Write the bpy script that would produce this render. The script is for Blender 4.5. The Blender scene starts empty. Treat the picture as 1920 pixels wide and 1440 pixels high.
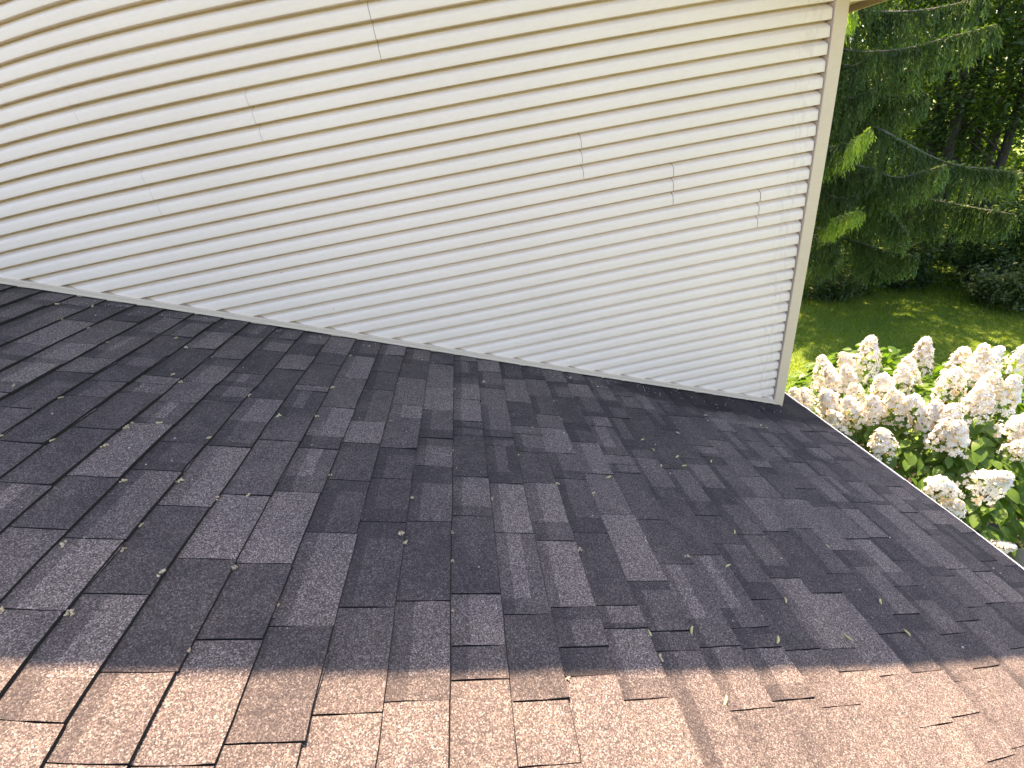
import bpy, math, random
import numpy as np
from mathutils import Vector, Matrix, Euler

random.seed(7)
RNG = np.random.default_rng(7)
sc = bpy.context.scene
COL = sc.collection

# ------------------------------------------------------------------ camera
# ultra-wide phone lens with its barrel distortion (theta as a polynomial of the sensor radius)
LENS = (1.27073, -0.20276, -0.3363, 0.17213)          # r is in half sensor widths
CAM_POS = Vector((-2.12551, -2.51174, 2.1007))
CAM_ROT = Matrix(((0.97877556, 0.20363352, -0.02306062),
                  (-0.11941503, 0.47525799, -0.87170516),
                  (-0.16654865, 0.85595749, 0.48948781)))
cam_data = bpy.data.cameras.new('camera')
cam_data.type = 'PANO'
cam_data.sensor_fit = 'HORIZONTAL'
cam_data.sensor_width = 36.0
cam_data.sensor_height = 27.0
cc = cam_data
cc.panorama_type = 'FISHEYE_LENS_POLYNOMIAL'
cc.fisheye_fov = math.radians(170)
cc.fisheye_polynomial_k0 = 0.0
cc.fisheye_polynomial_k1 = -LENS[0] / 18.0
cc.fisheye_polynomial_k2 = -LENS[1] / 18.0 ** 2
cc.fisheye_polynomial_k3 = -LENS[2] / 18.0 ** 3
cc.fisheye_polynomial_k4 = -LENS[3] / 18.0 ** 4
cam_data.clip_start = 0.02
cam_data.clip_end = 800.0
cam = bpy.data.objects.new('camera', cam_data)
cam.matrix_world = Matrix.Translation(CAM_POS) @ CAM_ROT.to_4x4()
COL.objects.link(cam)
sc.camera = cam

# ------------------------------------------------------------------ sky, sun, exposure
SUN_TO = Vector((0.045, 0.585, 1.0)).normalized()      # towards the sun: behind the gable wall
elev = math.asin(SUN_TO.z)
azim = math.atan2(SUN_TO.x, SUN_TO.y)                   # clockwise from +Y
world = bpy.data.worlds.new('World')
sc.world = world
world.use_nodes = True
wn = world.node_tree.nodes
wl = world.node_tree.links
wn.clear()
wo = wn.new('ShaderNodeOutputWorld')
wb = wn.new('ShaderNodeBackground')
ws = wn.new('ShaderNodeTexSky')
ws.sky_type = 'NISHITA'
ws.sun_disc = False
ws.sun_elevation = elev
ws.sun_rotation = azim
ws.altitude = 200
ws.air_density = 1.0
ws.dust_density = 1.5
ws.ozone_density = 1.0
wb.inputs['Strength'].default_value = 0.083
wl.new(ws.outputs[0], wb.inputs[0])
wl.new(wb.outputs[0], wo.inputs[0])
sun_d = bpy.data.lights.new('sun', 'SUN')
sun_d.energy = 2.8
sun_d.angle = math.radians(0.55)
sun_d.color = (1.0, 0.83, 0.63)
sun = bpy.data.objects.new('sun', sun_d)
sun.rotation_euler = SUN_TO.to_track_quat('Z', 'Y').to_euler()
sun.location = (0, 0, 30)
COL.objects.link(sun)
sc.view_settings.view_transform = 'Standard'
sc.view_settings.look = 'None'
sc.view_settings.exposure = 2.9
sc.view_settings.use_white_balance = True          # the phone's balance for open shade
sc.view_settings.white_balance_temperature = 7500
sc.view_settings.white_balance_tint = 20
sc.view_settings.gamma = 1.0
sc.view_settings.use_curve_mapping = False
sc.cycles.max_bounces = 8
sc.cycles.diffuse_bounces = 4
sc.cycles.transmission_bounces = 4
sc.cycles.use_denoising = True

# ------------------------------------------------------------------ measures
SLOPE = 0.41579
ANG = math.atan(SLOPE)
CS = math.cos(ANG)
SN = math.sin(ANG)
EXPO = 0.1509                  # shingle exposure
U0 = -2.60478                  # slope coordinate of the butt line of course 0
SID = 0.07616                  # siding exposure, three inches
SID_Z0 = 2.79321               # height of butt line 0 (counted downwards)
EAVE_X = 0.206
GROUND = -2.7

CUTS = {-18: [-0.753],-17: [-0.944],-16: [-1.705,-1.11,-0.757,-0.595],-15: [-1.722],-14: [-1.784,-1.491,-0.79],-13: [-1.961,-1.834,-1.626,-1.039,-0.608],-12: [-2.204,-1.997,-1.753,-1.453,-1.13,-0.882,-0.798,-0.533],-11: [-2.096,-1.96,-1.827,-1.577,-0.651,-0.397],-10: [-2.112,-1.965,-1.668,-1.368,-1.07,-0.738,-0.421],-9: [-1.948,-1.877,-1.608,-1.396,-1.107,-0.88,-0.61],-8: [-2.042,-2.005,-1.878,-1.701,-1.455,-0.987,-0.695,-0.397],-7: [-2.019,-1.873,-1.807,-1.519,-1.218,-0.924,-0.834,-0.55],-6: [-2.037,-1.867,-1.568,-1.353,-1.064,-1.001,-0.926,-0.674,-0.57],-5: [-1.878,-1.82,-1.645,-1.34,-1.093,-0.852,-0.679,-0.394],-4: [-2.003,-1.954,-1.813,-1.739,-1.446,-1.146,-0.965,-0.755,-0.623,-0.418],-3: [-1.944,-1.869,-1.749,-1.495,-1.194,-0.984,-0.839,-0.768,-0.527,-0.239],-2: [-2.129,-2.0,-1.776,-1.474,-1.218,-0.962,-0.895,-0.605],-1: [-1.951,-1.867,-1.715,-1.408,-1.196,-0.913,-0.843,-0.787,-0.573,-0.313],0: [-1.997,-1.956,-1.743,-1.448,-1.151,-0.957,-0.72,-0.482,-0.181],1: [-2.021,-1.767,-1.462,-1.246,-1.056,-0.822,-0.705,-0.41],2: [-1.825,-1.52,-1.275,-1.267,-1.049,-0.886,-0.59,-0.389],3: [-2.109,-1.863,-1.647,-1.355,-1.112,-1.03,-0.8,-0.793,-0.51,-0.235],4: [-2.111,-1.941,-1.641,-1.388,-1.087,-0.913,-0.688,-0.634,-0.392],5: [-2.046,-1.76,-1.458,-1.153,-1.049,-0.799,-0.507,-0.335],6: [-1.814,-1.601,-1.314,-1.157,-0.858,-0.725,-0.601,-0.331],7: [-1.581,-1.369,-1.067,-0.913,-0.738,-0.487,-0.205],8: [-1.423,-1.132,-0.883,-0.792,-0.724,-0.724,-0.42],9: [-1.244,-0.945,-0.82,-0.67,-0.54,-0.323],10: [-1.065,-0.784,-0.643,-0.396,-0.106],11: [-0.742,-0.532,-0.238],12: [-0.757,-0.603,-0.305],13: [-0.616,-0.341,-0.129],14: [-0.199]}
TONES = [(3,-1.565,1),(-2,-1.297,1),(-3,-1.264,1),(-6,-1.737,1),(-7,-1.763,1),(-1,-1.79,1),(-6,-1.421,1),(7,-1.536,1),(6,-1.651,1),(5,-1.403,1),(3,-1.242,1),(3,-1.002,1),(3,-0.895,1),(3,-0.361,1),(1,-0.761,1),(6,-0.531,1),(4,-1.547,1),(3,-1.733,1),(3,-1.528,1),(-2,-1.584,1),(-3,-1.595,1),(-4,-1.631,1),(-5,-0.902,1),(-5,-0.661,1),(-6,-0.734,1),(0,-0.556,1),(1,-0.275,1),(-1,-0.78,1),(-4,-0.788,1),(-5,-1.642,1),(-9,-1.808,1),(-13,-1.523,1),(-10,-1.748,1),(-2,-0.141,1),(8,-0.31,1),(11,-0.723,1),(9,-0.698,1),(-1,-1.551,-1),(-6,-1.444,-1),(-8,-1.398,-1),(-3,-0.612,-1),(-5,-0.634,-1),(-8,-0.432,-1),(-1,-1.104,-1),(-3,-1.096,-1),(2,-1.167,-1),(0,-1.656,-1),(4,-1.76,-1),(2,-1.844,-1),(3,-1.86,-1),(5,-1.48,-1),(7,-1.443,-1),(8,-1.224,-1),(8,-0.99,-1),(6,-1.071,-1),(9,-0.752,-1),(5,-0.526,-1),(6,-0.524,-1),(1,-0.399,-1),(-8,-0.911,-1),(-9,-0.786,-1),(-10,-1.54,-1),(-11,-1.609,-1),(-8,-1.751,-1),(-11,-1.702,-1),(-7,-1.408,-1),(-4,-1.625,-1),(-13,-1.131,-1),(-1,-1.486,-1),(9,-1.129,-1),(-4,-1.69,-1)]
CLUMPS = [(-3.363,-1.625),(-3.231,-1.811),(-3.105,-1.699),(-2.958,-1.663),(-3.364,-1.82),(-3.229,-1.628),(-3.233,-1.543),(-2.962,-1.889),(-2.823,-1.768),(-2.539,-1.545),(-2.4,-1.489),(-2.398,-1.601),(-2.397,-1.771),(-2.555,-1.513),(-2.115,-1.952),(-1.842,-1.899),(-1.98,-1.533),(-1.577,-1.535),(-4.342,-0.153),(-4.213,-0.106),(-4.216,-0.317),(-4.074,-0.367),(-3.927,-0.485),(-3.718,-0.352),(-3.64,-0.428),(-3.557,-0.709),(-3.509,-0.748),(-3.791,-0.97),(-3.957,-0.941),(-3.509,-1.074),(-3.508,-1.105),(-3.508,-1.218),(-3.654,-1.216),(-3.794,-1.221),(-3.43,-1.069),(-3.367,-1.375),(-3.229,-1.35),(-3.021,-1.393),(-3.237,-0.791),(-2.954,-0.891),(-3.085,-0.919),(-2.952,-0.629),(-2.819,-1.256),(-3.099,-1.416),(-3.242,-1.128),(-2.877,-0.085),(-2.948,-0.248),(-2.397,-0.471),(-2.232,-0.334),(-2.668,-0.858),(-2.258,-1.313),(-2.403,-1.039),(-2.538,-1.34),(-2.121,-1.019),(-1.985,-1.187),(-1.846,-0.453),(-1.846,-0.65),(-1.84,-1.228),(-1.659,-0.093),(-1.503,-0.173),(-0.846,-0.359),(-0.871,-0.429),(-1.178,-0.644)]
CATKINS = [(-1.843,-1.824),(-1.71,-1.823),(-1.293,-1.71),(-1.428,-1.772),(-1.431,-1.853),(-1.155,-1.846),(-1.296,-1.396),(-1.434,-1.57),(-0.867,-1.431),(-0.876,-1.707),(-0.885,-1.83),(-1.705,-1.457),(-1.705,-2.014),(-1.441,-0.766),(-1.407,-0.84),(-1.303,-0.889),(-1.433,-0.984),(-1.302,-0.962),(-1.738,-1.115),(-1.107,-0.886),(-0.432,-0.41),(-0.473,-0.4)]
PANICLES = [[2.031,0.708,-0.376],[1.728,0.522,-0.381],[1.338,1.059,-0.624],[1.517,0.972,-0.514],[1.667,0.907,-0.452],[1.269,0.835,-0.597],[1.409,0.449,-0.473],[1.253,0.557,-0.56],[1.596,0.465,-0.408],[2.128,0.408,-0.356],[2.363,0.377,-0.394],[1.796,0.204,-0.368],[1.973,0.036,-0.37],[2.729,0.376,-0.431],[2.014,-0.088,-0.388],[1.447,-0.015,-0.484],[1.393,0.103,-0.491],[1.401,-0.167,-0.535],[1.233,0.321,-0.563],[1.085,0.624,-0.688],[1.031,0.824,-0.78],[1.048,1.009,-0.83],[1.004,0.424,-0.741],[1.075,0.023,-0.706],[1.432,-0.229,-0.537],[1.388,-0.597,-0.7],[1.144,-0.47,-0.812],[1.126,-0.604,-0.911],[1.821,-0.351,-0.462],[1.738,-0.49,-0.523],[1.278,-0.908,-1.017],[1.129,0.426,-0.635],[1.344,0.232,-0.504],[1.772,-0.058,-0.401]]
LIMBS = [[[5.79,7.45,2.96],[6.06,6.88,2.69],[6.15,6.44,2.6],[6.31,5.92,2.55],[6.53,5.31,2.6],[6.72,4.67,2.68]],[[6.06,7.23,1.85],[6.41,6.46,1.31],[6.35,6.05,1.19],[6.61,5.29,0.75],[6.68,4.69,0.57],[6.87,3.89,0.49]],[[6.02,6.94,0.82],[6.11,6.42,0.63],[6.15,5.91,0.53],[6.17,5.41,0.41],[6.17,4.91,0.53],[6.12,4.46,0.68]],[[5.99,6.81,0.4],[6.2,6.13,0.19],[6.28,5.54,-0.19],[6.31,4.97,-0.63]],[[5.88,7.68,3.54],[6.39,6.86,3.29],[6.66,6.18,3.14],[6.86,5.53,3.12],[6.86,5.07,3.23]],[[6.71,6.97,0.11],[7.43,5.64,-0.23],[7.54,4.86,-0.31],[7.56,4.16,-0.34]],[[5.36,6.87,3.08],[5.0,6.08,3.19],[4.61,5.31,3.18]],[[5.78,6.83,0.96],[5.41,5.88,1.11],[4.98,4.98,1.4]],[[5.74,6.55,-0.67],[5.45,5.84,-0.29],[5.23,5.07,-0.01]],[[6.09,7.67,2.29],[6.23,7.2,2.12],[6.34,6.74,1.96],[6.54,6.17,1.79],[6.68,5.64,1.77]],[[6.14,7.0,-0.81],[6.38,6.29,-0.98],[6.55,5.61,-1.11],[6.64,4.97,-1.11]]]

# ------------------------------------------------------------------ helpers
def link(o, parent=None):
    COL.objects.link(o)
    if parent is not None:
        o.parent = parent
    return o

def tag(o, label=None, cat=None, group=None, kind=None):
    if label: o['label'] = label
    if cat: o['category'] = cat
    if group: o['group'] = group
    if kind: o['kind'] = kind
    return o

def empty(name, loc, label, cat, group=None):
    o = bpy.data.objects.new(name, None)
    o.location = loc
    o.empty_display_size = 0.2
    link(o)
    return tag(o, label, cat, group)

def mesh(name, verts, faces, mats=(), smooth=False, mat_index=None):
    me = bpy.data.meshes.new(name)
    me.from_pydata([tuple(v) for v in verts], [], faces)
    for m in mats:
        me.materials.append(m)
    if mat_index is not None:
        me.polygons.foreach_set('material_index', mat_index)
    if smooth:
        me.polygons.foreach_set('use_smooth', [True] * len(me.polygons))
    me.update()
    return me

def obj(name, me, parent=None, loc=(0, 0, 0), rot=(0, 0, 0)):
    o = bpy.data.objects.new(name, me)
    o.location = loc
    o.rotation_euler = rot
    return link(o, parent)

def np_mesh(name, V, F, mat, smooth=False, attr=None):
    """V (n,3) array, F (m,k) array of k-gons; attr optional per-vertex rgb called tone"""
    me = bpy.data.meshes.new(name)
    V = np.asarray(V, np.float32)
    F = np.asarray(F, np.int32)
    m, k = F.shape
    me.vertices.add(len(V))
    me.vertices.foreach_set('co', V.ravel())
    me.loops.add(m * k)
    me.loops.foreach_set('vertex_index', F.ravel())
    me.polygons.add(m)
    me.polygons.foreach_set('loop_start', np.arange(0, m * k, k, dtype=np.int32))
    me.polygons.foreach_set('loop_total', np.full(m, k, np.int32))
    if smooth:
        me.polygons.foreach_set('use_smooth', np.ones(m, bool))
    me.materials.append(mat)
    if attr is not None:
        a = me.color_attributes.new('tone', 'FLOAT_COLOR', 'POINT')
        c = np.ones((len(V), 4), np.float32)
        c[:, :attr.shape[1]] = attr
        a.data.foreach_set('color', c.ravel())
    me.update(calc_edges=True)
    me.validate()
    return me

def box_vf(x0, x1, y0, y1, z0, z1):
    v = [(x0, y0, z0), (x1, y0, z0), (x1, y1, z0), (x0, y1, z0),
         (x0, y0, z1), (x1, y0, z1), (x1, y1, z1), (x0, y1, z1)]
    f = [(0, 3, 2, 1), (4, 5, 6, 7), (0, 1, 5, 4), (1, 2, 6, 5), (2, 3, 7, 6), (3, 0, 4, 7)]
    return v, f

def extrude(profile, a, b, fn, closed=True):
    """profile list of 2-tuples; fn(p, t) gives a 3-D point at run t"""
    n = len(profile)
    v = [fn(p, a) for p in profile] + [fn(p, b) for p in profile]
    f = []
    for i in range(n if closed else n - 1):
        j = (i + 1) % n
        f.append((i, j, n + j, n + i))
    if closed:
        f.append(tuple(range(n - 1, -1, -1)))
        f.append(tuple(range(n, 2 * n)))
    return v, f

def tube(path, radii, sides=8, ends=True):
    V, F = [], []
    n = len(path)
    for i, p in enumerate(path):
        p = Vector(p)
        a = Vector(path[max(i - 1, 0)]); b = Vector(path[min(i + 1, n - 1)])
        d = (b - a).normalized()
        s = d.cross(Vector((0.31, 0.11, 0.94)))
        if s.length < 1e-3: s = d.cross(Vector((1, 0, 0)))
        s.normalize(); t = d.cross(s)
        for k in range(sides):
            w = 2 * math.pi * k / sides
            V.append(p + (s * math.cos(w) + t * math.sin(w)) * radii[i])
    for i in range(n - 1):
        for k in range(sides):
            l = (k + 1) % sides
            F.append((i * sides + k, i * sides + l, (i + 1) * sides + l, (i + 1) * sides + k))
    if ends:
        F.append(tuple(range(sides - 1, -1, -1)))
        F.append(tuple((n - 1) * sides + k for k in range(sides)))
    return V, F

def merge(parts):
    V, F = [], []
    for v, f in parts:
        o = len(V)
        V += list(v)
        F += [tuple(i + o for i in q) for q in f]
    return V, F

def project(P):
    """(n,3) points to picture coordinates in half widths (u right, v up) and a mask of those in front"""
    d = (np.asarray(P) - np.array(CAM_POS)) @ np.array(CAM_ROT)
    d /= np.linalg.norm(d, axis=1)[:, None]
    th = np.arccos(np.clip(-d[:, 2], -1, 1))
    rr = np.linspace(0, 1.45, 600)
    tt = LENS[0] * rr + LENS[1] * rr ** 2 + LENS[2] * rr ** 3 + LENS[3] * rr ** 4
    r = np.interp(th, tt, rr)
    h = np.hypot(d[:, 0], d[:, 1]) + 1e-9
    u = r * d[:, 0] / h; v = r * d[:, 1] / h
    return u, v, (np.abs(u) < 1.0) & (np.abs(v) < 0.75) & (th < tt[-1])

# ------------------------------------------------------------------ materials
def new_mat(name):
    m = bpy.data.materials.new(name)
    m.use_nodes = True
    nt = m.node_tree
    b = nt.nodes['Principled BSDF']
    return m, nt, b

def nd(nt, t, **kw):
    n = nt.nodes.new(t)
    for k, v in kw.items():
        setattr(n, k, v)
    return n

def noise(nt, scale, detail=2.0, vec=None, rough=0.5):
    n = nd(nt, 'ShaderNodeTexNoise')
    n.inputs['Scale'].default_value = scale
    n.inputs['Detail'].default_value = detail
    n.inputs['Roughness'].default_value = rough
    if vec is not None: nt.links.new(vec, n.inputs['Vector'])
    return n

def ramp(nt, fac, stops):
    r = nd(nt, 'ShaderNodeValToRGB')
    el = r.color_ramp.elements
    while len(el) < len(stops): el.new(0.5)
    for e, (p, c) in zip(el, stops):
        e.position = p
        e.color = (c[0], c[1], c[2], 1) if not isinstance(c, (int, float)) else (c, c, c, 1)
    nt.links.new(fac, r.inputs['Fac'])
    return r

def mixc(nt, a, b, fac, mode='MIX'):
    m = nd(nt, 'ShaderNodeMix', data_type='RGBA', blend_type=mode)
    for s, v in ((m.inputs[6], a), (m.inputs[7], b)):
        if isinstance(v, tuple): s.default_value = (*v, 1)
        else: nt.links.new(v, s)
    if isinstance(fac, (int, float)): m.inputs[0].default_value = fac
    else: nt.links.new(fac, m.inputs[0])
    return m.outputs[2]

def math_n(nt, op, a, b=None, clamp=False):
    m = nd(nt, 'ShaderNodeMath', operation=op, use_clamp=clamp)
    for s, v in ((m.inputs[0], a), (m.inputs[1], b)):
        if v is None: continue
        if isinstance(v, (int, float)): s.default_value = v
        else: nt.links.new(v, s)
    return m.outputs[0]

def bump(nt, b, height, strength, dist):
    n = nd(nt, 'ShaderNodeBump')
    n.inputs['Strength'].default_value = strength
    n.inputs['Distance'].default_value = dist
    nt.links.new(height, n.inputs['Height'])
    nt.links.new(n.outputs[0], b.inputs['Normal'])

def pos(nt):
    return nd(nt, 'ShaderNodeNewGeometry').outputs['Position']

def mapping(nt, vec, scale=(1, 1, 1), rot=(0, 0, 0)):
    m = nd(nt, 'ShaderNodeMapping')
    m.inputs['Scale'].default_value = scale
    m.inputs['Rotation'].default_value = rot
    nt.links.new(vec, m.inputs['Vector'])
    return m.outputs[0]

def shingle_material():
    m, nt, b = new_mat('asphalt_granules')
    p = pos(nt)
    att = nd(nt, 'ShaderNodeAttribute', attribute_name='tone')
    g1 = noise(nt, 90, 3, p, 0.7)
    g2 = nd(nt, 'ShaderNodeTexVoronoi', feature='F1')
    g2.inputs['Scale'].default_value = 400
    nt.links.new(p, g2.inputs['Vector'])
    sep = nd(nt, 'ShaderNodeSeparateColor')
    nt.links.new(g2.outputs['Color'], sep.inputs[0])
    light = ramp(nt, sep.outputs[0], [(0.0, (0.050, 0.045, 0.046)), (0.35, (0.103, 0.083, 0.077)), (0.65, (0.170, 0.136, 0.122)), (0.88, (0.265, 0.222, 0.200)), (1.0, (0.38, 0.345, 0.325))])
    dark = ramp(nt, sep.outputs[0], [(0.0, (0.030, 0.027, 0.029)), (0.6, (0.056, 0.047, 0.046)), (0.92, (0.082, 0.073, 0.072)), (1.0, (0.13, 0.12, 0.118))])
    ts = nd(nt, 'ShaderNodeSeparateColor')
    nt.links.new(att.outputs['Color'], ts.inputs[0])
    tn = math_n(nt, 'ADD', ts.outputs[1], math_n(nt, 'MULTIPLY', math_n(nt, 'SUBTRACT', g1.outputs[0], 0.5), 0.5))
    mott = noise(nt, 11, 4, p, 0.7)
    tn = math_n(nt, 'ADD', tn, math_n(nt, 'MULTIPLY', math_n(nt, 'SUBTRACT', mott.outputs[0], 0.5), 0.75))
    tm = nd(nt, 'ShaderNodeMapRange')
    tm.inputs[1].default_value = 0.45; tm.inputs[2].default_value = 1.35
    nt.links.new(tn, tm.inputs[0])
    col = mixc(nt, dark.outputs[0], light.outputs[0], tm.outputs[0])
    large = noise(nt, 3.2, 4, p, 0.6)
    lr = ramp(nt, large.outputs[0], [(0.3, (0.84, 0.85, 0.88)), (0.7, (1.14, 1.12, 1.08))])
    col = mixc(nt, col, lr.outputs[0], 1.0, 'MULTIPLY')
    # black run-off stains below the wall, near its low end
    sx = nd(nt, 'ShaderNodeSeparateXYZ')
    nt.links.new(p, sx.inputs[0])
    my = nd(nt, 'ShaderNodeMapRange', interpolation_type='SMOOTHSTEP')
    my.inputs[1].default_value = -0.5; my.inputs[2].default_value = -0.02
    nt.links.new(sx.outputs[1], my.inputs[0])
    mx = nd(nt, 'ShaderNodeMapRange', interpolation_type='SMOOTHSTEP')
    mx.inputs[1].default_value = -2.0; mx.inputs[2].default_value = -0.5
    nt.links.new(sx.outputs[0], mx.inputs[0])
    sn = noise(nt, 7.0, 4, mapping(nt, p, (0.6, 1.3, 1)), 0.65)
    st = math_n(nt, 'MULTIPLY', my.outputs[0], mx.outputs[0])
    st = math_n(nt, 'ADD', st, sn.outputs[0])
    sr = ramp(nt, st, [(0.72, 0.0), (1.0, 0.75)])
    col = mixc(nt, col, (0.012, 0.012, 0.014), sr.outputs[0])
    nt.links.new(col, b.inputs['Base Color'])
    b.inputs['Roughness'].default_value = 0.9
    b.inputs['Specular IOR Level'].default_value = 0.2
    bump(nt, b, sep.outputs[0], 0.55, 0.0012)
    return m

def vinyl_material(name, base, stain=True):
    m, nt, b = new_mat(name)
    p = pos(nt)
    n1 = noise(nt, 1.3, 4, p)
    c = ramp(nt, n1.outputs[0], [(0.3, tuple(x * 0.96 for x in base)), (0.7, tuple(min(1, x * 1.03) for x in base))]).outputs[0]
    gr = noise(nt, 60, 3, mapping(nt, p, (0.35, 1, 1)))
    c = mixc(nt, c, ramp(nt, gr.outputs[0], [(0.35, 0.965), (0.65, 1.0)]).outputs[0], 1.0, 'MULTIPLY')
    if stain:
        # dried drip marks a hand's breadth from the corner post
        sx = nd(nt, 'ShaderNodeSeparateXYZ'); nt.links.new(p, sx.inputs[0])
        drift = math_n(nt, 'ADD', sx.outputs[0], math_n(nt, 'MULTIPLY', noise(nt, 1.6, 1, p).outputs[0], 0.18))
        dist = math_n(nt, 'ABSOLUTE', math_n(nt, 'ADD', drift, 0.10))
        mr = nd(nt, 'ShaderNodeMapRange', interpolation_type='SMOOTHSTEP')
        mr.inputs[1].default_value = 0.10; mr.inputs[2].default_value = 0.02
        nt.links.new(dist, mr.inputs[0])
        sn = noise(nt, 16, 3, mapping(nt, p, (2.6, 1, 0.55)), 0.6)
        f = math_n(nt, 'MULTIPLY', ramp(nt, sn.outputs[0], [(0.50, 0.0), (0.56, 1.0)]).outputs[0], mr.outputs[0])
        c = mixc(nt, c, tuple(x * 0.80 for x in base), math_n(nt, 'MULTIPLY', f, 0.5))
        # rare grime specks
        sp = noise(nt, 28, 1, p)
        fs = ramp(nt, sp.outputs[0], [(0.80, 0.0), (0.83, 0.4)])
        c = mixc(nt, c, (0.25, 0.22, 0.18), fs.outputs[0])
    nt.links.new(c, b.inputs['Base Color'])
    b.inputs['Roughness'].default_value = 0.5
    b.inputs['Specular IOR Level'].default_value = 0.3
    wv = noise(nt, 45, 4, mapping(nt, p, (0.12, 1, 1)))
    bump(nt, b, wv.outputs[0], 0.12, 0.001)
    return m

def plain(name, base, rough=0.6, var=0.12, scale=6.0, metal=0.0, spec=0.4):
    m, nt, b = new_mat(name)
    n = noise(nt, scale, 4, pos(nt))
    c = ramp(nt, n.outputs[0], [(0.3, tuple(x * (1 - var) for x in base)), (0.7, tuple(min(1, x * (1 + var)) for x in base))])
    nt.links.new(c.outputs[0], b.inputs['Base Color'])
    b.inputs['Roughness'].default_value = rough
    b.inputs['Metallic'].default_value = metal
    b.inputs['Specular IOR Level'].default_value = spec
    bump(nt, b, n.outputs[0], 0.2, 0.004)
    return m

def leaf_material(name, c0, c1, scale=1.2, trans=0.4, tcol=None, rough=0.45, use_tone=False):
    m, nt, b = new_mat(name)
    p = pos(nt)
    n = noise(nt, scale, 3, p)
    c = ramp(nt, n.outputs[0], [(0.3, c0), (0.7, c1)]).outputs[0]
    if use_tone:
        att = nd(nt, 'ShaderNodeAttribute', attribute_name='tone')
        c = mixc(nt, c, att.outputs['Color'], 1.0, 'MULTIPLY')
    nt.links.new(c, b.inputs['Base Color'])
    b.inputs['Roughness'].default_value = rough
    b.inputs['Specular IOR Level'].default_value = 0.35
    t = nd(nt, 'ShaderNodeBsdfTranslucent')
    tc = mixc(nt, c, tcol if tcol else (2.2, 2.3, 0.6), 1.0, 'MULTIPLY')
    nt.links.new(tc, t.inputs[0])
    mx = nd(nt, 'ShaderNodeMixShader')
    mx.inputs[0].default_value = trans
    out = nt.nodes['Material Output']
    nt.links.new(b.outputs[0], mx.inputs[1]); nt.links.new(t.outputs[0], mx.inputs[2])
    nt.links.new(mx.outputs[0], out.inputs[0])
    return m

def lawn_material():
    m, nt, b = new_mat('lawn_turf')
    p = pos(nt)
    a = noise(nt, 0.7, 4, p); f = noise(nt, 38, 3, p)
    c = ramp(nt, a.outputs[0], [(0.3, (0.085, 0.16, 0.014)), (0.7, (0.165, 0.225, 0.022))]).outputs[0]
    c = mixc(nt, c, ramp(nt, f.outputs[0], [(0.3, 0.55), (0.7, 1.3)]).outputs[0], 1.0, 'MULTIPLY')
    nt.links.new(c, b.inputs['Base Color'])
    b.inputs['Roughness'].default_value = 0.9
    bump(nt, b, f.outputs[0], 0.8, 0.03)
    return m

def bark_material(name, c0, c1):
    m, nt, b = new_mat(name)
    p = pos(nt)
    n = noise(nt, 14, 5, mapping(nt, p, (1, 1, 0.18)), 0.65)
    c = ramp(nt, n.outputs[0], [(0.3, c0), (0.7, c1)])
    nt.links.new(c.outputs[0], b.inputs['Base Color'])
    b.inputs['Roughness'].default_value = 0.9
    bump(nt, b, n.outputs[0], 0.8, 0.02)
    return m

M_SHINGLE = shingle_material()
M_SIDING = vinyl_material('vinyl_siding', (0.83, 0.71, 0.59))
M_POST = vinyl_material('vinyl_trim', (0.66, 0.53, 0.385), False)
M_TRIM = vinyl_material('vinyl_channel', (0.64, 0.535, 0.42), False)
M_EDGE = plain('asphalt_cut_edge', (0.016, 0.014, 0.015), 0.9, 0.3, 90)
M_DECK = plain('roof_underlay', (0.02, 0.019, 0.019), 0.9, 0.2, 20)
M_WHITE_METAL = plain('white_aluminium', (0.74, 0.78, 0.82), 0.3, 0.04, 8, 0.0, 0.5)
M_SHEATH = plain('wall_sheathing', (0.10, 0.095, 0.09), 0.9)
M_LAWN = lawn_material()
M_MULCH = plain('bark_mulch', (0.035, 0.024, 0.018), 0.95, 0.5, 30)
M_GRASS = leaf_material('grass_blade', (0.090, 0.165, 0.014), (0.18, 0.24, 0.024), 0.9, 0.4)
M_STEM = plain('woody_stem', (0.12, 0.075, 0.045), 0.8, 0.3, 20)
M_HLEAF = leaf_material('hydrangea_leaf', (0.060, 0.135, 0.020), (0.125, 0.215, 0.040), 6, 0.35, (1.6, 1.8, 0.45), 0.38)
M_FLORET = leaf_material('hydrangea_floret', (0.82, 0.81, 0.77), (0.87, 0.87, 0.85), 9, 0.3, (1.0, 0.99, 0.94), 0.6, True)
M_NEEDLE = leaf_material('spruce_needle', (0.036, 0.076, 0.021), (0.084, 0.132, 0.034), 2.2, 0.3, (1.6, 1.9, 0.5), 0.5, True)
M_SBARK = bark_material('spruce_bark', (0.10, 0.085, 0.07), (0.24, 0.22, 0.20))
M_BARK = bark_material('forest_bark', (0.018, 0.015, 0.013), (0.055, 0.045, 0.038))
M_LEAF_A = leaf_material('forest_leaf_bright', (0.045, 0.095, 0.018), (0.10, 0.16, 0.03), 0.8, 0.45)
M_LEAF_B = leaf_material('forest_leaf_dark', (0.025, 0.060, 0.020), (0.06, 0.105, 0.035), 0.8, 0.4)
M_LEAF_C = leaf_material('bush_leaf', (0.06, 0.10, 0.045), (0.12, 0.16, 0.075), 1.4, 0.35)
M_CLUMP = plain('dried_seed_clump', (0.46, 0.37, 0.25), 0.9, 0.35, 160)
M_CATKIN = plain('pale_catkin', (0.46, 0.42, 0.21), 0.9, 0.3, 120)
M_SPECK = plain('pale_litter', (0.5, 0.47, 0.42), 0.9, 0.2, 60)
M_STONE = plain('field_stone', (0.42, 0.37, 0.30), 0.85, 0.2, 9)

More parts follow.
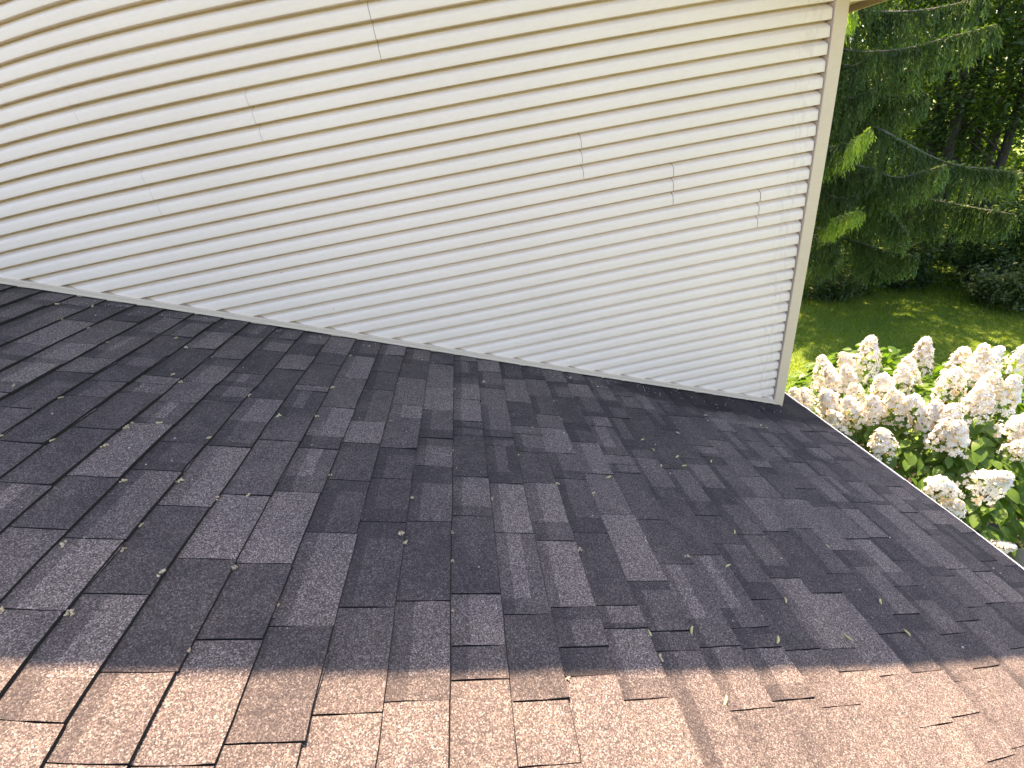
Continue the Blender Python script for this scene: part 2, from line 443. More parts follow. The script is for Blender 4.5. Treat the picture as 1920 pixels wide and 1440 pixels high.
# ------------------------------------------------------------------ ground
gv, gf = [], []
N = 40
for i in range(N + 1):
    for j in range(N + 1):
        a = (i / N * 2 - 1); b_ = (j / N * 2 - 1)
        x = 6 + 220 * a * abs(a) ** 1.6; y = 5 + 220 * b_ * abs(b_) ** 1.6
        z = GROUND + 0.05 * math.sin(x * 0.6 + 1) * math.cos(y * 0.5)
        gv.append((x, y, z))
for i in range(N):
    for j in range(N):
        gf.append((i * (N + 1) + j, (i + 1) * (N + 1) + j, (i + 1) * (N + 1) + j + 1, i * (N + 1) + j + 1))
tag(obj('ground', mesh('ground', gv, gf, [M_LAWN], True)), kind='structure')
mv = [(0.3, -4, -2.60), (3.4, -4, -2.60), (3.9, -1, -2.60), (3.6, 1.6, -2.60), (2.2, 2.6, -2.60), (0.3, 2.4, -2.60)]
mv2 = [(x, y, -2.80) for x, y, z in mv]
nmv = len(mv)
mf = [tuple(range(nmv))] + [(i, nmv + i, nmv + (i + 1) % nmv, (i + 1) % nmv) for i in range(nmv)]
tag(obj('mulch_bed', mesh('mulch_bed', mv + mv2, mf, [M_MULCH])), kind='structure')

# ------------------------------------------------------------------ house
house = empty('house', (0, 0, GROUND), 'house with cream clapboard gable wall above a dark shingled lower roof', 'house')
HO = Vector((0, 0, -GROUND))         # child offset: children are modelled in world coordinates

def hobj(name, me, parent=house):
    o = obj(name, me, parent)
    if parent is house:
        o.location = HO
    return o

RIDGE_X = -6.5
EAVE_UP = 2.60                        # underside of the rake at X = 0
def rake_z(x):
    return EAVE_UP - SLOPE * x if x > RIDGE_X else EAVE_UP - SLOPE * (2 * RIDGE_X - x)
prof = [(-0.012, GROUND), (-0.012, rake_z(-0.012)), (RIDGE_X, rake_z(RIDGE_X)), (2 * RIDGE_X, EAVE_UP), (2 * RIDGE_X, GROUND)]
v, f = extrude(prof, 0.06, 8.0, lambda p, t: (p[0], t, p[1]))
wall = hobj('wall', mesh('wall', v, f, [M_SHEATH]))

# siding: panels that carry three courses each; seams where the photo shows them
SEAMS = {3: [-3.842, -2.373], 6: [-3.045], 9: [-3.687], 12: [-1.446], 15: [-0.927], 18: [-0.383], 0: [-5.3, -1.75], -3: [-4.4], -6: [-3.4, -5.9], -9: [-2.6], -12: [-5.0]}
COURSE = [(0.0500, 0.0030), (0.0030, 0.0004), (0.0006, 0.0004), (0.0, 0.0020), (0.0003, 0.012), (0.0010, 0.030), (0.0024, 0.043), (0.0070, 0.0505), (0.0160, 0.0560), (0.0250, 0.0620), (0.0285, 0.0670), (0.0470, 0.0695), (0.0480, SID - 0.0002)]
def panel_profile():
    pr = []
    for j in range(3):
        pr += [(y, z + j * SID) for y, z in COURSE]
    pr.append((0.0485, 3 * SID + 0.006))
    return pr
def siding_panel(x0, x1, zb, proud, seed):
    r = random.Random(seed)
    pr = panel_profile()
    n = len(pr)
    segs = max(2, int((x1 - x0) / 0.5))
    V, F = [], []
    ph = r.uniform(0, 6)
    for i in range(segs + 1):
        x = x0 + (x1 - x0) * i / segs
        for k, (y, z) in enumerate(pr):
            w = 0.0005 * math.sin(x * 4.1 + ph + z * 9) if y < 0.047 else 0
            V.append((x, y - proud + w, zb + z))
    for i in range(segs):
        for k in range(n - 1):
            F.append((i * n + k, (i + 1) * n + k, (i + 1) * n + k + 1, i * n + k + 1))
    return mesh('siding_panel', V, F, [M_SIDING], True)
for row in range(39, -30, -3):
    zb = SID_Z0 - SID * row
    zt = zb + 3 * SID
    xl = max(-zt / SLOPE - 0.12, 2 * RIDGE_X + 0.05) if zt > 0 else -0.6
    xr = -0.0875
    # under the rake the panels stop at the soffit
    xr = min(xr, -(zb - EAVE_UP) / SLOPE) if zb > EAVE_UP else xr
    if xl > xr - 0.05: continue
    stops = [s for s in sorted(SEAMS.get(row, [])) if xl + 0.1 < s < xr - 0.05]
    ed = [xl] + stops + [xr]
    for i in range(len(ed) - 1):
        last = i == len(ed) - 2
        hobj('siding_panel', siding_panel(ed[i], ed[i + 1] + (0 if last else -0.0019), zb, 0.0016 * (i % 2), row * 10 + i), wall)
for ch in wall.children:
    bv = ch.data
    bm_mod = ch.modifiers.new('edge', 'EDGE_SPLIT'); bm_mod.split_angle = math.radians(55)

# corner post with a grooved left side
pp = [(-0.084, 0.05), (-0.084, -0.010), (-0.081, -0.0125), (-0.012, -0.0125), (-0.005, -0.010), (-0.0025, -0.003), (-0.0025, 0.085), (-0.020, 0.085), (-0.020, 0.05)]
v, f = extrude(pp, -0.02, EAVE_UP + 0.05, lambda p, t: (p[0], p[1], t))
v = [(x, y, z - 0.02 if z < 0.1 else z) for x, y, z in v]
hobj('corner_post', mesh('corner_post', v, f, [M_POST]))
# channel trim following the roof line, in two lengths that meet at a lap
tp = [(0.05, 0.0135), (-0.018, 0.0135), (-0.018, 0.020), (-0.0125, 0.0225), (-0.0125, 0.041), (-0.0095, 0.044), (0.05, 0.044)]
def slope_pt(p, t, dy=0.0):
    return (t * CS + p[1] * SN, p[0] + dy, -t * SN + p[1] * CS)
for a, b_, dy in ((-7.0, -3.395, 0.0), (-3.394, -0.0865 / CS, -0.0012)):
    v, f = extrude(tp, a, b_, lambda p, t: slope_pt(p, t, dy))
    hobj('channel_trim', mesh('channel_trim', v, f, [M_TRIM]))

# eave box past the corner: soffit, fascia, end panel; rake board and upper roof
v, f = box_vf(0.0, 0.318, 0.016, 8.0, 2.512, 2.53); hobj('eave_soffit', mesh('eave_soffit', v, f, [M_TRIM]))
v, f = box_vf(0.32, 0.345, -0.30, 8.0, 2.478, 2.66); hobj('eave_fascia', mesh('eave_fascia', v, f, [M_POST]))
v, f = box_vf(0.0, 0.318, 0.0, 0.014, 2.475, 2.60); hobj('eave_end_panel', mesh('eave_end_panel', v, f, [M_SIDING]))
for side in (1, -1):
    def mir(x): return x if side == 1 else 2 * RIDGE_X - x
    rp = []
    for x in (0.318 if side == 1 else 0.318, RIDGE_X):
        rp.append((mir(x), EAVE_UP - SLOPE * x))
    def rk(y0, y1, z0, z1, nm, mt):
        V = []
        for y in (y0, y1):
            for dz in (z0, z1):
                for x, z in rp:
                    V.append((x, y, z + dz))
        F = [(0, 1, 3, 2), (4, 6, 7, 5), (0, 2, 6, 4), (1, 5, 7, 3), (2, 3, 7, 6), (0, 4, 5, 1)]
        hobj(nm, mesh(nm, V, F, [mt]))
    rk(-0.30, 0.055, 0.0, 0.012, 'rake_soffit', M_TRIM)
    rk(-0.325, -0.3005, -0.02, 0.17, 'rake_board', M_POST)
    rk(-0.335, 8.1, 0.172, 0.20, 'upper_roof', M_DECK)

# lower wall below the eave of the lower roof
v, f = box_vf(-9.0, -0.15, -7.0, -0.002, GROUND, -0.32); hobj('lower_wall', mesh('lower_wall', v, f, [M_SIDING]))

# ------------------------------------------------------------------ lower roof
def rp3(u, y, w):
    return (u * CS + w * SN, y, -u * SN + w * CS)
UE = EAVE_X / CS
dv, df = [], []
ud0, ud1 = -7.2, UE - 0.004
def slab(u0, u1, y0, y1, w0, w1):
    V = [rp3(u, y, w) for w in (w0, w1) for (u, y) in ((u0, y0), (u1, y0), (u1, y1), (u0, y1))]
    return V, [(0, 3, 2, 1), (4, 5, 6, 7), (0, 1, 5, 4), (1, 2, 6, 5), (2, 3, 7, 6), (3, 0, 4, 7)]
dv, df = merge([slab(ud0, 0.0, -7.0, 0.026, -0.10, -0.012), slab(0.0005, ud1, -7.0, 0.60, -0.10, -0.012)])
roof = hobj('lower_roof', mesh('lower_roof', dv, df, [M_DECK]))
# white metal drip edge along the eave
ep = [(-0.05, -0.0095), (0.0085, -0.0095), (0.0095, -0.001), (0.012, 0.002), (0.018, 0.0015), (0.021, -0.004), (0.020, -0.10), (0.0, -0.10), (0.0, -0.0118), (-0.05, -0.0118)]
v, f = extrude(ep, -7.0, 0.6, lambda p, t: rp3(UE + p[0], t, p[1]))
hem = [(0.019 + 0.0045 * math.cos(k * math.pi / 5), 0.0068 + 0.0045 * math.sin(k * math.pi / 5)) for k in range(10)]
v, f = merge([(v, f), extrude(hem, -7.0, 0.6, lambda p, t: rp3(UE + p[0], t, p[1]))])
hobj('drip_edge', mesh('drip_edge', v, f, [M_WHITE_METAL]), roof)
v, f = slab(UE - 0.13, UE + 0.0, -7.0, 0.6, -0.27, -0.102)
hobj('eave_board', mesh('eave_board', v, f, [M_WHITE_METAL]), roof)

tone_hint = {}
for c, y, s in TONES:
    tone_hint.setdefault(c, []).append((y, s))

def shingle_arrays(c, y0, y1, gap0, gap1, r):
    """one tab in its own frame: x down the slope with the butt at 0, y across, z out of the roof"""
    length = EXPO + 0.02
    t = r.choice((0.0065, 0.008, 0.0095, 0.011)) * r.uniform(0.85, 1.15)
    shift = r.uniform(-0.003, 0.003)
    hy = (y1 - y0) / 2
    w0, w1 = -hy + gap0, hy - gap1
    kx = [-length, -EXPO * r.uniform(0.60, 0.78), -EXPO * r.uniform(0.30, 0.45), 0.0]
    side = r.random()
    ky = [w0, w0 + (w1 - w0) * r.uniform(0.16, 0.34), w0 + (w1 - w0) * r.uniform(0.62, 0.8), w1]
    curl = r.uniform(-0.0006, 0.0016)
    V = []
    for i, x in enumerate(kx):
        for j, y in enumerate(ky):
            z = t * (1 + x / EXPO) + (0.0004 if i else -0.001)
            if i == 3:
                z += curl * (1 if j in (0, 3) else 0.2) + r.uniform(-0.0004, 0.0004)
            xx = x + (shift + r.uniform(-0.0016, 0.0016) if i == 3 else 0)
            yy = y + (r.uniform(-0.0012, 0.0012) if j in (0, 3) and i else 0)
            V.append((xx, yy, z))
    F, T = [], []
    hint = None
    for yy, s in tone_hint.get(c, []):
        if y0 <= yy <= y1: hint = s
    base = r.choice((0.64, 0.74, 0.84, 0.94, 1.02, 1.12, 1.24)) * r.uniform(0.94, 1.06)
    style = r.random()
    if hint == 1: base = r.uniform(1.3, 1.5); style = r.choice((0.1, 0.4, 0.8))
    if hint == -1: base = r.uniform(0.56, 0.66); style = 0.1
    if (y0 + y1) / 2 < -1.95:            # tabs in the sunlit strip: its washed-out contrast is put into their tone
        base = 1.0 + (base - 0.92) * 0.4
        if style > 0.45: style = 0.35
    warm = r.uniform(-0.03, 0.03)
    for i in range(3):
        for j in range(3):
            F.append((i * 4 + j, (i + 1) * 4 + j, (i + 1) * 4 + j + 1, i * 4 + j + 1))
            k = base
            if style > 0.30 and i == 0: k *= 0.64 if style != 0.35 else 0.85
            if 0.45 < style < 0.8 and (j == 2 if side > 0.5 else j == 0): k *= 0.62
            if style >= 0.8 and (j == 0 or i == 2 and side > 0.6): k *= 0.6
            T.append((k * (1 + warm), k, k * (1 - warm)))
    rim = [0, 4, 8, 12, 13, 14, 15, 11, 7, 3]
    nb = len(V)
    for k in rim:
        V.append((V[k][0] + ((0.0022 if c > 0 else 0.0075) if k >= 12 else 0), V[k][1], -0.0105 if k < 4 else -0.0035))
    MI = [0] * 9
    for a in range(len(rim) - 1):
        F.append((rim[a + 1], rim[a], nb + a, nb + a + 1))
        T.append((0.5, 0.5, 0.5)); MI.append(1)
    # a second laminate layer that shows below some butts
    if r.random() < 0.35:
        e = r.uniform(0.005, 0.010); q0 = len(V)
        a0 = w0 + (w1 - w0) * r.uniform(0, 0.3); a1 = w1 - (w1 - w0) * r.uniform(0, 0.3)
        e0, e1 = (e, -0.002) if r.random() < 0.5 else (-0.002, e)
        for x0_, x1_, z in ((shift - 0.004, shift - 0.004, t * 0.42), (shift + e0, shift + e1, t * 0.40), (shift + e0, shift + e1, -0.0035)):
            V += [(x0_, a0, z), (x1_, a1, z)]
        F += [(q0, q0 + 2, q0 + 3, q0 + 1), (q0 + 2, q0 + 4, q0 + 5, q0 + 3)]
        T += [(0.8, 0.8, 0.8), (0.4, 0.4, 0.4)]; MI += [0, 1]
    return V, F, T, MI

def tone_attr(me, T):
    a = me.color_attributes.new('tone', 'FLOAT_COLOR', 'CORNER')
    cols = []
    for p, t in zip(me.polygons, T):
        cols += [(t[0], t[1], t[2], 1.0)] * p.loop_total
    a.data.foreach_set('color', np.array(cols, np.float32).ravel())

tabs = []
rr = random.Random(11)
for c in range(-19, 30):
    ub = U0 - EXPO * c
    if ub > UE + 0.006: ub = UE + 0.006
    ymax = 0.026 if ub < 0.13 else 0.58
    ymin = -4.6
    cuts = [(y, 1) for y in CUTS.get(c, []) if y < ymax - 0.04]
    cuts = sorted(cuts)
    # drop cuts closer than 5 cm to each other
    keep = []
    for y, k in cuts:
        if not keep or y - keep[-1][0] > 0.05: keep.append((y, k))
    b0 = [(ymin + rr.uniform(-0.1, 0.1), 1)] + keep + [(ymax, 0)]
    full = [b0[0]]
    for y, k in b0[1:]:
        while y - full[-1][0] > 0.33:
            st = full[-1][0] + rr.uniform(0.13, 0.26)
            if y - st < 0.10: break
            full.append((st, 1 if rr.random() < 0.8 else 2))
        full.append((y, k))
    for (ya, ka), (yb, kb) in zip(full, full[1:]):
        tabs.append((c, ub, ya, yb, 0.0016 if ka == 1 else 0.0002, 0.0016 if kb == 1 else 0.0002))
mid = np.array([rp3(ub - EXPO * 0.5, (ya + yb) / 2, 0) for c, ub, ya, yb, a, b_ in tabs])
pu, pv, vis = project(mid)
vis = (np.abs(pu) < 1.03) & (np.abs(pv) < 0.79)
dist = np.linalg.norm(mid - np.array(CAM_POS), axis=1)
nrm = np.array((SN, 0, CS))
facing = ((np.array(CAM_POS) - mid) @ nrm) / dist
size = np.array([yb - ya for _, _, ya, yb, _, _ in tabs])
score = np.where(vis, size * facing / dist ** 2, -1)
top = set(np.argsort(-score)[:300].tolist())
JV, JF, JT, JM = [], [], [], []
for i, (c, ub, ya, yb, g0, g1) in enumerate(tabs):
    r = random.Random(1000 + i)
    V, F, T, MI = shingle_arrays(c, ya, yb, g0, g1, r)
    o0 = Vector(rp3(ub, (ya + yb) / 2, 0))
    if i in top and score[i] > 0:
        me = mesh('shingle', V, F, [M_SHINGLE, M_EDGE], False, MI)
        tone_attr(me, T)
        s = obj('shingle', me, roof, o0, (0, ANG, 0))
    else:
        o = len(JV)
        for x, y, z in V:
            JV.append(rp3(ub + x, (ya + yb) / 2 + y, z))
        JF += [tuple(k + o for k in q) for q in F]
        JT += T; JM += MI
me = mesh('shingle_field', JV, JF, [M_SHINGLE, M_EDGE], False, JM)
tone_attr(me, JT)
sf = hobj('shingle_field', me, roof)
sf['kind'] = 'stuff'

# ------------------------------------------------------------------ litter on the roof
def clump_mesh(seed):
    r = random.Random(seed)
    parts = []
    for k in range(9):
        a = r.uniform(0, 6.28); rad = r.uniform(0.0, 0.011)
        p0 = Vector((math.cos(a) * rad, math.sin(a) * rad, 0.001))
        d = Vector((r.uniform(-1, 1), r.uniform(-1, 1), r.uniform(0.1, 0.8))).normalized() * r.uniform(0.005, 0.011)
        parts.append(tube([p0, p0 + d * 0.5 + Vector((0, 0, 0.002)), p0 + d], [0.0022, 0.0032, 0.0012], 5))
    V, F = merge(parts)
    return mesh('seed_clump', V, F, [M_CLUMP])
def catkin_mesh(seed):
    r = random.Random(seed)
    bend = r.uniform(-0.35, 0.35)
    path, rad = [], []
    for k in range(9):
        s = k / 8 - 0.5
        path.append((s * 0.042, bend * (s * s - 0.08) * 0.042, 0.0035))
        rad.append((0.0034 + 0.0012 * (k % 2)) * (1 - abs(2 * s) ** 3 * 0.7))
    V, F = tube(path, rad, 6)
    return mesh('catkin', V, F, [M_CATKIN])
cm = [clump_mesh(s) for s in range(5)]
km = [catkin_mesh(s) for s in range(4)]
def on_roof(x, y, h=0.004):
    u = x / CS
    k = (U0 - u) / EXPO
    fr = k - math.floor(k)               # 0 at the butt, 1 under the next course
    return Vector(rp3(u, y, h * (1 - fr) + 0.001))
r = random.Random(5)
for i, (x, y) in enumerate(CLUMPS):
    o = obj('seed_clump', cm[i % 5], None, on_roof(x, y, 0.0105), (0, ANG, r.uniform(0, 6.28)))
    s = r.uniform(0.55, 1.0); o.scale = (s, s, s)
    tag(o, 'small dried tan seed clump caught on the dark roof shingles', 'seed clump', 'dried seed clumps on the roof')
for i, (x, y) in enumerate(CATKINS):
    o = obj('catkin', km[i % 4], None, on_roof(x, y, 0.0105), (0, ANG, math.pi / 2 * r.uniform(0.2, 1.1)))
    s = r.uniform(0.7, 1.0); o.scale = (s, s, s)
    tag(o, 'yellow-green worm-shaped catkin lying on the roof shingles', 'catkin', 'catkins on the roof')
parts = []
for k in range(420):
    if k < 260:
        x = r.uniform(-4.4, 0.0); y = -abs(r.gauss(0, 0.10)) - 0.035
    else:
        x = r.uniform(-4.6, 0.1); y = r.uniform(-1.9, -0.05)
    p = on_roof(x, y, 0.0105)
    s = r.uniform(0.001, 0.0035)
    a = r.uniform(0, 3.14); dx, dy = math.cos(a) * s, math.sin(a) * s * r.uniform(0.4, 1.6)
    q = [p + Vector((dx, dy, 0)), p + Vector((-dy, dx, 0.0)), p - Vector((dx, dy, 0)), p + Vector((dy, -dx, 0)), p + Vector((0, 0, s * 1.1))]
    parts.append((q, [(0, 1, 4), (1, 2, 4), (2, 3, 4), (3, 0, 4)]))
V, F = merge(parts)
tag(obj('roof_litter', mesh('roof_litter', V, F, [M_SPECK])), 'pale crumbs of litter scattered on the shingles below the wall', 'litter', kind='stuff')

# ------------------------------------------------------------------ foliage helpers
def unit(v):
    return v / (np.linalg.norm(v, axis=-1, keepdims=True) + 1e-9)

def leaf_cloud(C, size, rng, up=0.5, aspect=0.55, fold=0.18):
    """rhombic folded leaves round centres C; returns V, F (tris)"""
    n = len(C)
    nm = unit(rng.normal(size=(n, 3)) + np.array([0, 0, up * 2]))
    d = unit(np.cross(nm, rng.normal(size=(n, 3))))
    s = np.cross(nm, d)
    L = (size * rng.uniform(0.7, 1.3, n))[:, None]
    base = C - d * L * 0.5
    tip = C + d * L * 0.5 - nm * L * 0.12
    m1 = C + s * L * aspect * 0.5 + nm * L * fold
    m2 = C - s * L * aspect * 0.5 + nm * L * fold
    V = np.stack([base, m1, tip, m2], 1).reshape(-1, 3)
    o = np.arange(n)[:, None] * 4
    F = np.concatenate([o + np.array([0, 2, 1]), o + np.array([0, 3, 2])])
    return V, F

def clumped(center, radii, nclump, per, spread, rng, shell=0.55):
    d = unit(rng.normal(size=(nclump, 3)))
    rad = shell + (1 - shell) * rng.random(nclump) ** 0.5
    cc_ = center + d * rad[:, None] * radii
    P = np.repeat(cc_, per, 0) + rng.normal(size=(nclump * per, 3)) * spread * np.array([1, 1, 0.6])
    return P, cc_

# ------------------------------------------------------------------ hydrangea
hyd = empty('hydrangea_shrub', (2.0, 0.35, -2.6), 'tall hydrangea shrub with white conical flower heads beside the eave', 'shrub')
HB = Vector((2.0, 0.35, -2.6))
hr = random.Random(3)
def panicle_mesh(seed):
    rng = np.random.default_rng(seed)
    n = 210
    h = rng.random(n) ** 0.8                       # 0 base .. 1 tip
    a = rng.uniform(0, 2 * math.pi, n)
    R = 0.095 * (1 - h) ** 0.62 * (0.9 + 0.15 * np.sin(a * 3 + seed)) + 0.012
    depth = rng.uniform(0.72, 1.05, n)
    P = np.stack([np.cos(a) * R * depth, np.sin(a) * R * depth, h * 0.235], 1)
    out = unit(np.stack([np.cos(a), np.sin(a), 0.35 + h * 0.8], 1) + rng.normal(size=(n, 3)) * 0.35)
    t1 = unit(np.cross(out, rng.normal(size=(n, 3))))
    t2 = np.cross(out, t1)
    V, F, A = [], [], []
    o = 0
    S = rng.uniform(0.013, 0.019, n)
    old = rng.random(n)
    for i in range(n):
        for k in range(4):
            w = k * math.pi / 2
            d = t1[i] * math.cos(w) + t2[i] * math.sin(w)
            e = -t1[i] * math.sin(w) + t2[i] * math.cos(w)
            s = S[i]
            V += [P[i], P[i] + d * s * 0.6 + e * s * 0.42 + out[i] * s * 0.12, P[i] + d * s, P[i] + d * s * 0.6 - e * s * 0.42 + out[i] * s * 0.12]
            F += [(o, o + 1, o + 2), (o, o + 2, o + 3)]
            o += 4
            A += [(1, 1, 1) if old[i] < 0.84 else (0.90, 0.72, 0.48)] * 4
    # small green-yellow unopened buds between the florets
    nb = 70
    for i in range(nb):
        hh = rng.random(); aa = rng.uniform(0, 6.28); RR = 0.08 * (1 - hh) ** 0.62 * rng.uniform(0.6, 0.95)
        c = np.array([math.cos(aa) * RR, math.sin(aa) * RR, hh * 0.23])
        s = rng.uniform(0.004, 0.007)
        V += [c + np.array(q) * s for q in ((1, 0, 0), (-0.5, 0.87, 0), (-0.5, -0.87, 0), (0, 0, 1.2))]
        F += [(o, o + 1, o + 3), (o + 1, o + 2, o + 3), (o + 2, o, o + 3)]
        A += [(0.75, 0.62, 0.22)] * 4
        o += 4
    V = [np.array(q) for q in V]
    return np_mesh('flower_panicle', np.array(V), np.array(F), M_FLORET, False, np.array(A))
pm = [panicle_mesh(s) for s in range(5)]
HC = Vector((2.0, 0.35, -1.55))
extra = []
for i, p in enumerate(PANICLES):
    if p[2] > -0.62:
        extra.append([p[0] + hr.uniform(-.03, .16), p[1] + hr.uniform(-.14, .10), p[2] + hr.uniform(-.05, .05)])
for i, p in enumerate(PANICLES + extra[::4]):
    p = Vector(p)
    out = (p - HC); out.z = max(out.z, 0.4)
    ax = (out.normalized() * 0.75 + Vector((hr.uniform(-.3, .3), hr.uniform(-.3, .3), 0.75))).normalized()
    s = hr.uniform(1.0, 1.5) if i != 30 else 0.6
    o = obj('flower_panicle', pm[i % 5], hyd, p - HB - ax * 0.11 * s)
    o.rotation_euler = ax.to_track_quat('Z', 'Y').to_euler()
    o.scale = (s, s, s * hr.uniform(1.1, 1.35))
    base = HB + Vector((hr.uniform(-.2, .2), hr.uniform(-.2, .2), 0.0)) - HB
    a = p - HB - ax * 0.09 * s
    midp = base.lerp(a, 0.55) + Vector(((a.x - base.x) * 0.15, (a.y - base.y) * 0.15, 0.1))
    v, f = tube([base, base.lerp(midp, 0.5), midp, a], [0.012, 0.009, 0.006, 0.0035], 5)
    obj('stem', mesh('stem', v, f, [M_STEM]), hyd)
def leaf_mesh(seed):
    r = random.Random(seed)
    L, W = 0.135, 0.072
    V, F = [], []
    st = [(0.0, 0.02), (0.18, 0.62), (0.42, 1.0), (0.68, 0.78), (0.88, 0.36), (1.0, 0.0)]
    droop = r.uniform(0.10, 0.30)
    for s, w in st:
        z = -droop * L * s * s
        V += [(s * L, -w * W / 2, z + 0.010 * w), (s * L, 0, z), (s * L, w * W / 2, z + 0.010 * w)]
    for i in range(len(st) - 1):
        a = i * 3
        F += [(a, a + 3, a + 4, a + 1), (a + 1, a + 4, a + 5, a + 2)]
    V += [(-0.03, -0.001, 0.004), (-0.03, 0.001, 0.004)]
    F.append((len(V) - 2, 1, len(V) - 1))
    return mesh('leaf', V, F, [M_HLEAF], True)
lm = [leaf_mesh(s) for s in range(4)]
HS = Vector((1.30, 1.68, 1.13))
leaves = []
for k in range(7000):
    d = Vector((hr.gauss(0, 1), hr.gauss(0, 1), hr.gauss(0.15, 1))).normalized()
    if d.z < -0.75: continue
    bump_ = 0.90 + 0.10 * math.sin(d.x * 7 + 1.3) * math.cos(d.y * 6 + d.z * 4)
    rad = (1.10 - 0.48 * hr.random() ** 1.7) * bump_
    p = HC + Vector((d.x * HS.x, d.y * HS.y, d.z * HS.z)) * rad
    if p.x < 0.27: continue
    if p.z < -1.2 and p.y < -0.30: continue          # the skirt of the shrub is open on this side
    out = Vector((d.x, d.y, 0.0)); out = out.normalized() if out.length > 1e-3 else Vector((1, 0, 0))
    yaw = math.atan2(out.y, out.x) + hr.gauss(0, 0.8)
    leaves.append((p, yaw, hr.uniform(0.0, 0.75), hr.gauss(0, 0.35), hr.uniform(0.75, 1.25), hr.randrange(4)))
lp = np.array([l[0] for l in leaves])
lu, lv, lvis = project(lp)
ld = np.linalg.norm(lp - np.array(CAM_POS), axis=1)
# the leaves that show: first hit by a ray from the camera
from mathutils.bvhtree import BVHTree
leaf_mt = [Matrix.Translation(l[0]) @ Euler((l[3], l[2], l[1])).to_matrix().to_4x4() @ Matrix.Scale(l[4], 4) for l in leaves]
bv, bf, owner = [], [], []
for i, l in enumerate(leaves):
    o0 = len(bv)
    bv += [leaf_mt[i] @ q.co for q in lm[l[5]].vertices]
    for q in lm[l[5]].polygons:
        bf.append([j + o0 for j in q.vertices]); owner.append(i)
tree = BVHTree.FromPolygons(bv, bf)
shown = np.zeros(len(leaves))
for i, l in enumerate(leaves):
    if not lvis[i]: continue
    for fx in (0.025, 0.06, 0.095):
        hit = tree.ray_cast(CAM_POS, (leaf_mt[i] @ Vector((fx, 0.008, 0))) - CAM_POS)
        if hit[2] is not None and owner[hit[2]] == i: shown[i] += 1
sc_l = np.where(shown > 0, shown / ld, -1)
lt = set(np.argsort(-sc_l)[:300].tolist())
JV, JF = [], []
for i, (p, yaw, pit, roll, s, k) in enumerate(leaves):
    if i in lt:
        o = obj('leaf', lm[k], hyd, p - HB, (roll, pit, yaw)); o.scale = (s, s, s)
    else:
        mt = Matrix.Translation(p - HB) @ Euler((roll, pit, yaw)).to_matrix().to_4x4() @ Matrix.Scale(s, 4)
        o0 = len(JV)
        JV += [mt @ v.co for v in lm[k].vertices]
        JF += [tuple(j + o0 for j in q.vertices) for q in lm[k].polygons]
fo = obj('foliage', mesh('foliage', JV, JF, [M_HLEAF], True), hyd); fo['kind'] = 'stuff'

# stone in the bed
sv, sf_ = [], []
for i in range(7):
    for j in range(10):
        th = math.pi * i / 6; ph = 2 * math.pi * j / 10
        k = 1 + 0.12 * math.sin(3 * ph + i) + 0.05 * math.cos(5 * th)
        sv.append((0.24 * k * math.sin(th) * math.cos(ph), 0.19 * k * math.sin(th) * math.sin(ph), 0.15 * k * math.cos(th)))
for i in range(6):
    for j in range(10):
        sf_.append((i * 10 + j, i * 10 + (j + 1) % 10, (i + 1) * 10 + (j + 1) % 10, (i + 1) * 10 + j))
st = obj('garden_stone', mesh('garden_stone', sv, sf_, [M_STONE], True), None, (2.95, -0.40, -2.52))
tag(st, 'rounded pale stone in the dark bed under the hydrangea', 'stone')

# ------------------------------------------------------------------ spruce
TR = Vector((5.9, 7.65, GROUND))
spruce = empty('spruce_tree', TR, 'drooping dark green spruce at the lawn edge behind the house corner', 'tree')
path = [(0, 0, -0.1), (0.05, 0, 3), (0.0, 0.05, 7), (0.05, 0, 11), (0, 0, 15)]
v, f = tube(path, [0.24, 0.20, 0.14, 0.08, 0.015], 10)
obj('trunk', mesh('trunk', v, f, [M_SBARK], True), spruce)

def resample(pts, n):
    P = np.array(pts, float)
    d = np.r_[0, np.cumsum(np.linalg.norm(np.diff(P, axis=0), axis=1))]
    s = np.linspace(0, d[-1], n)
    return np.stack([np.interp(s, d, P[:, k]) for k in range(3)], 1), d[-1]

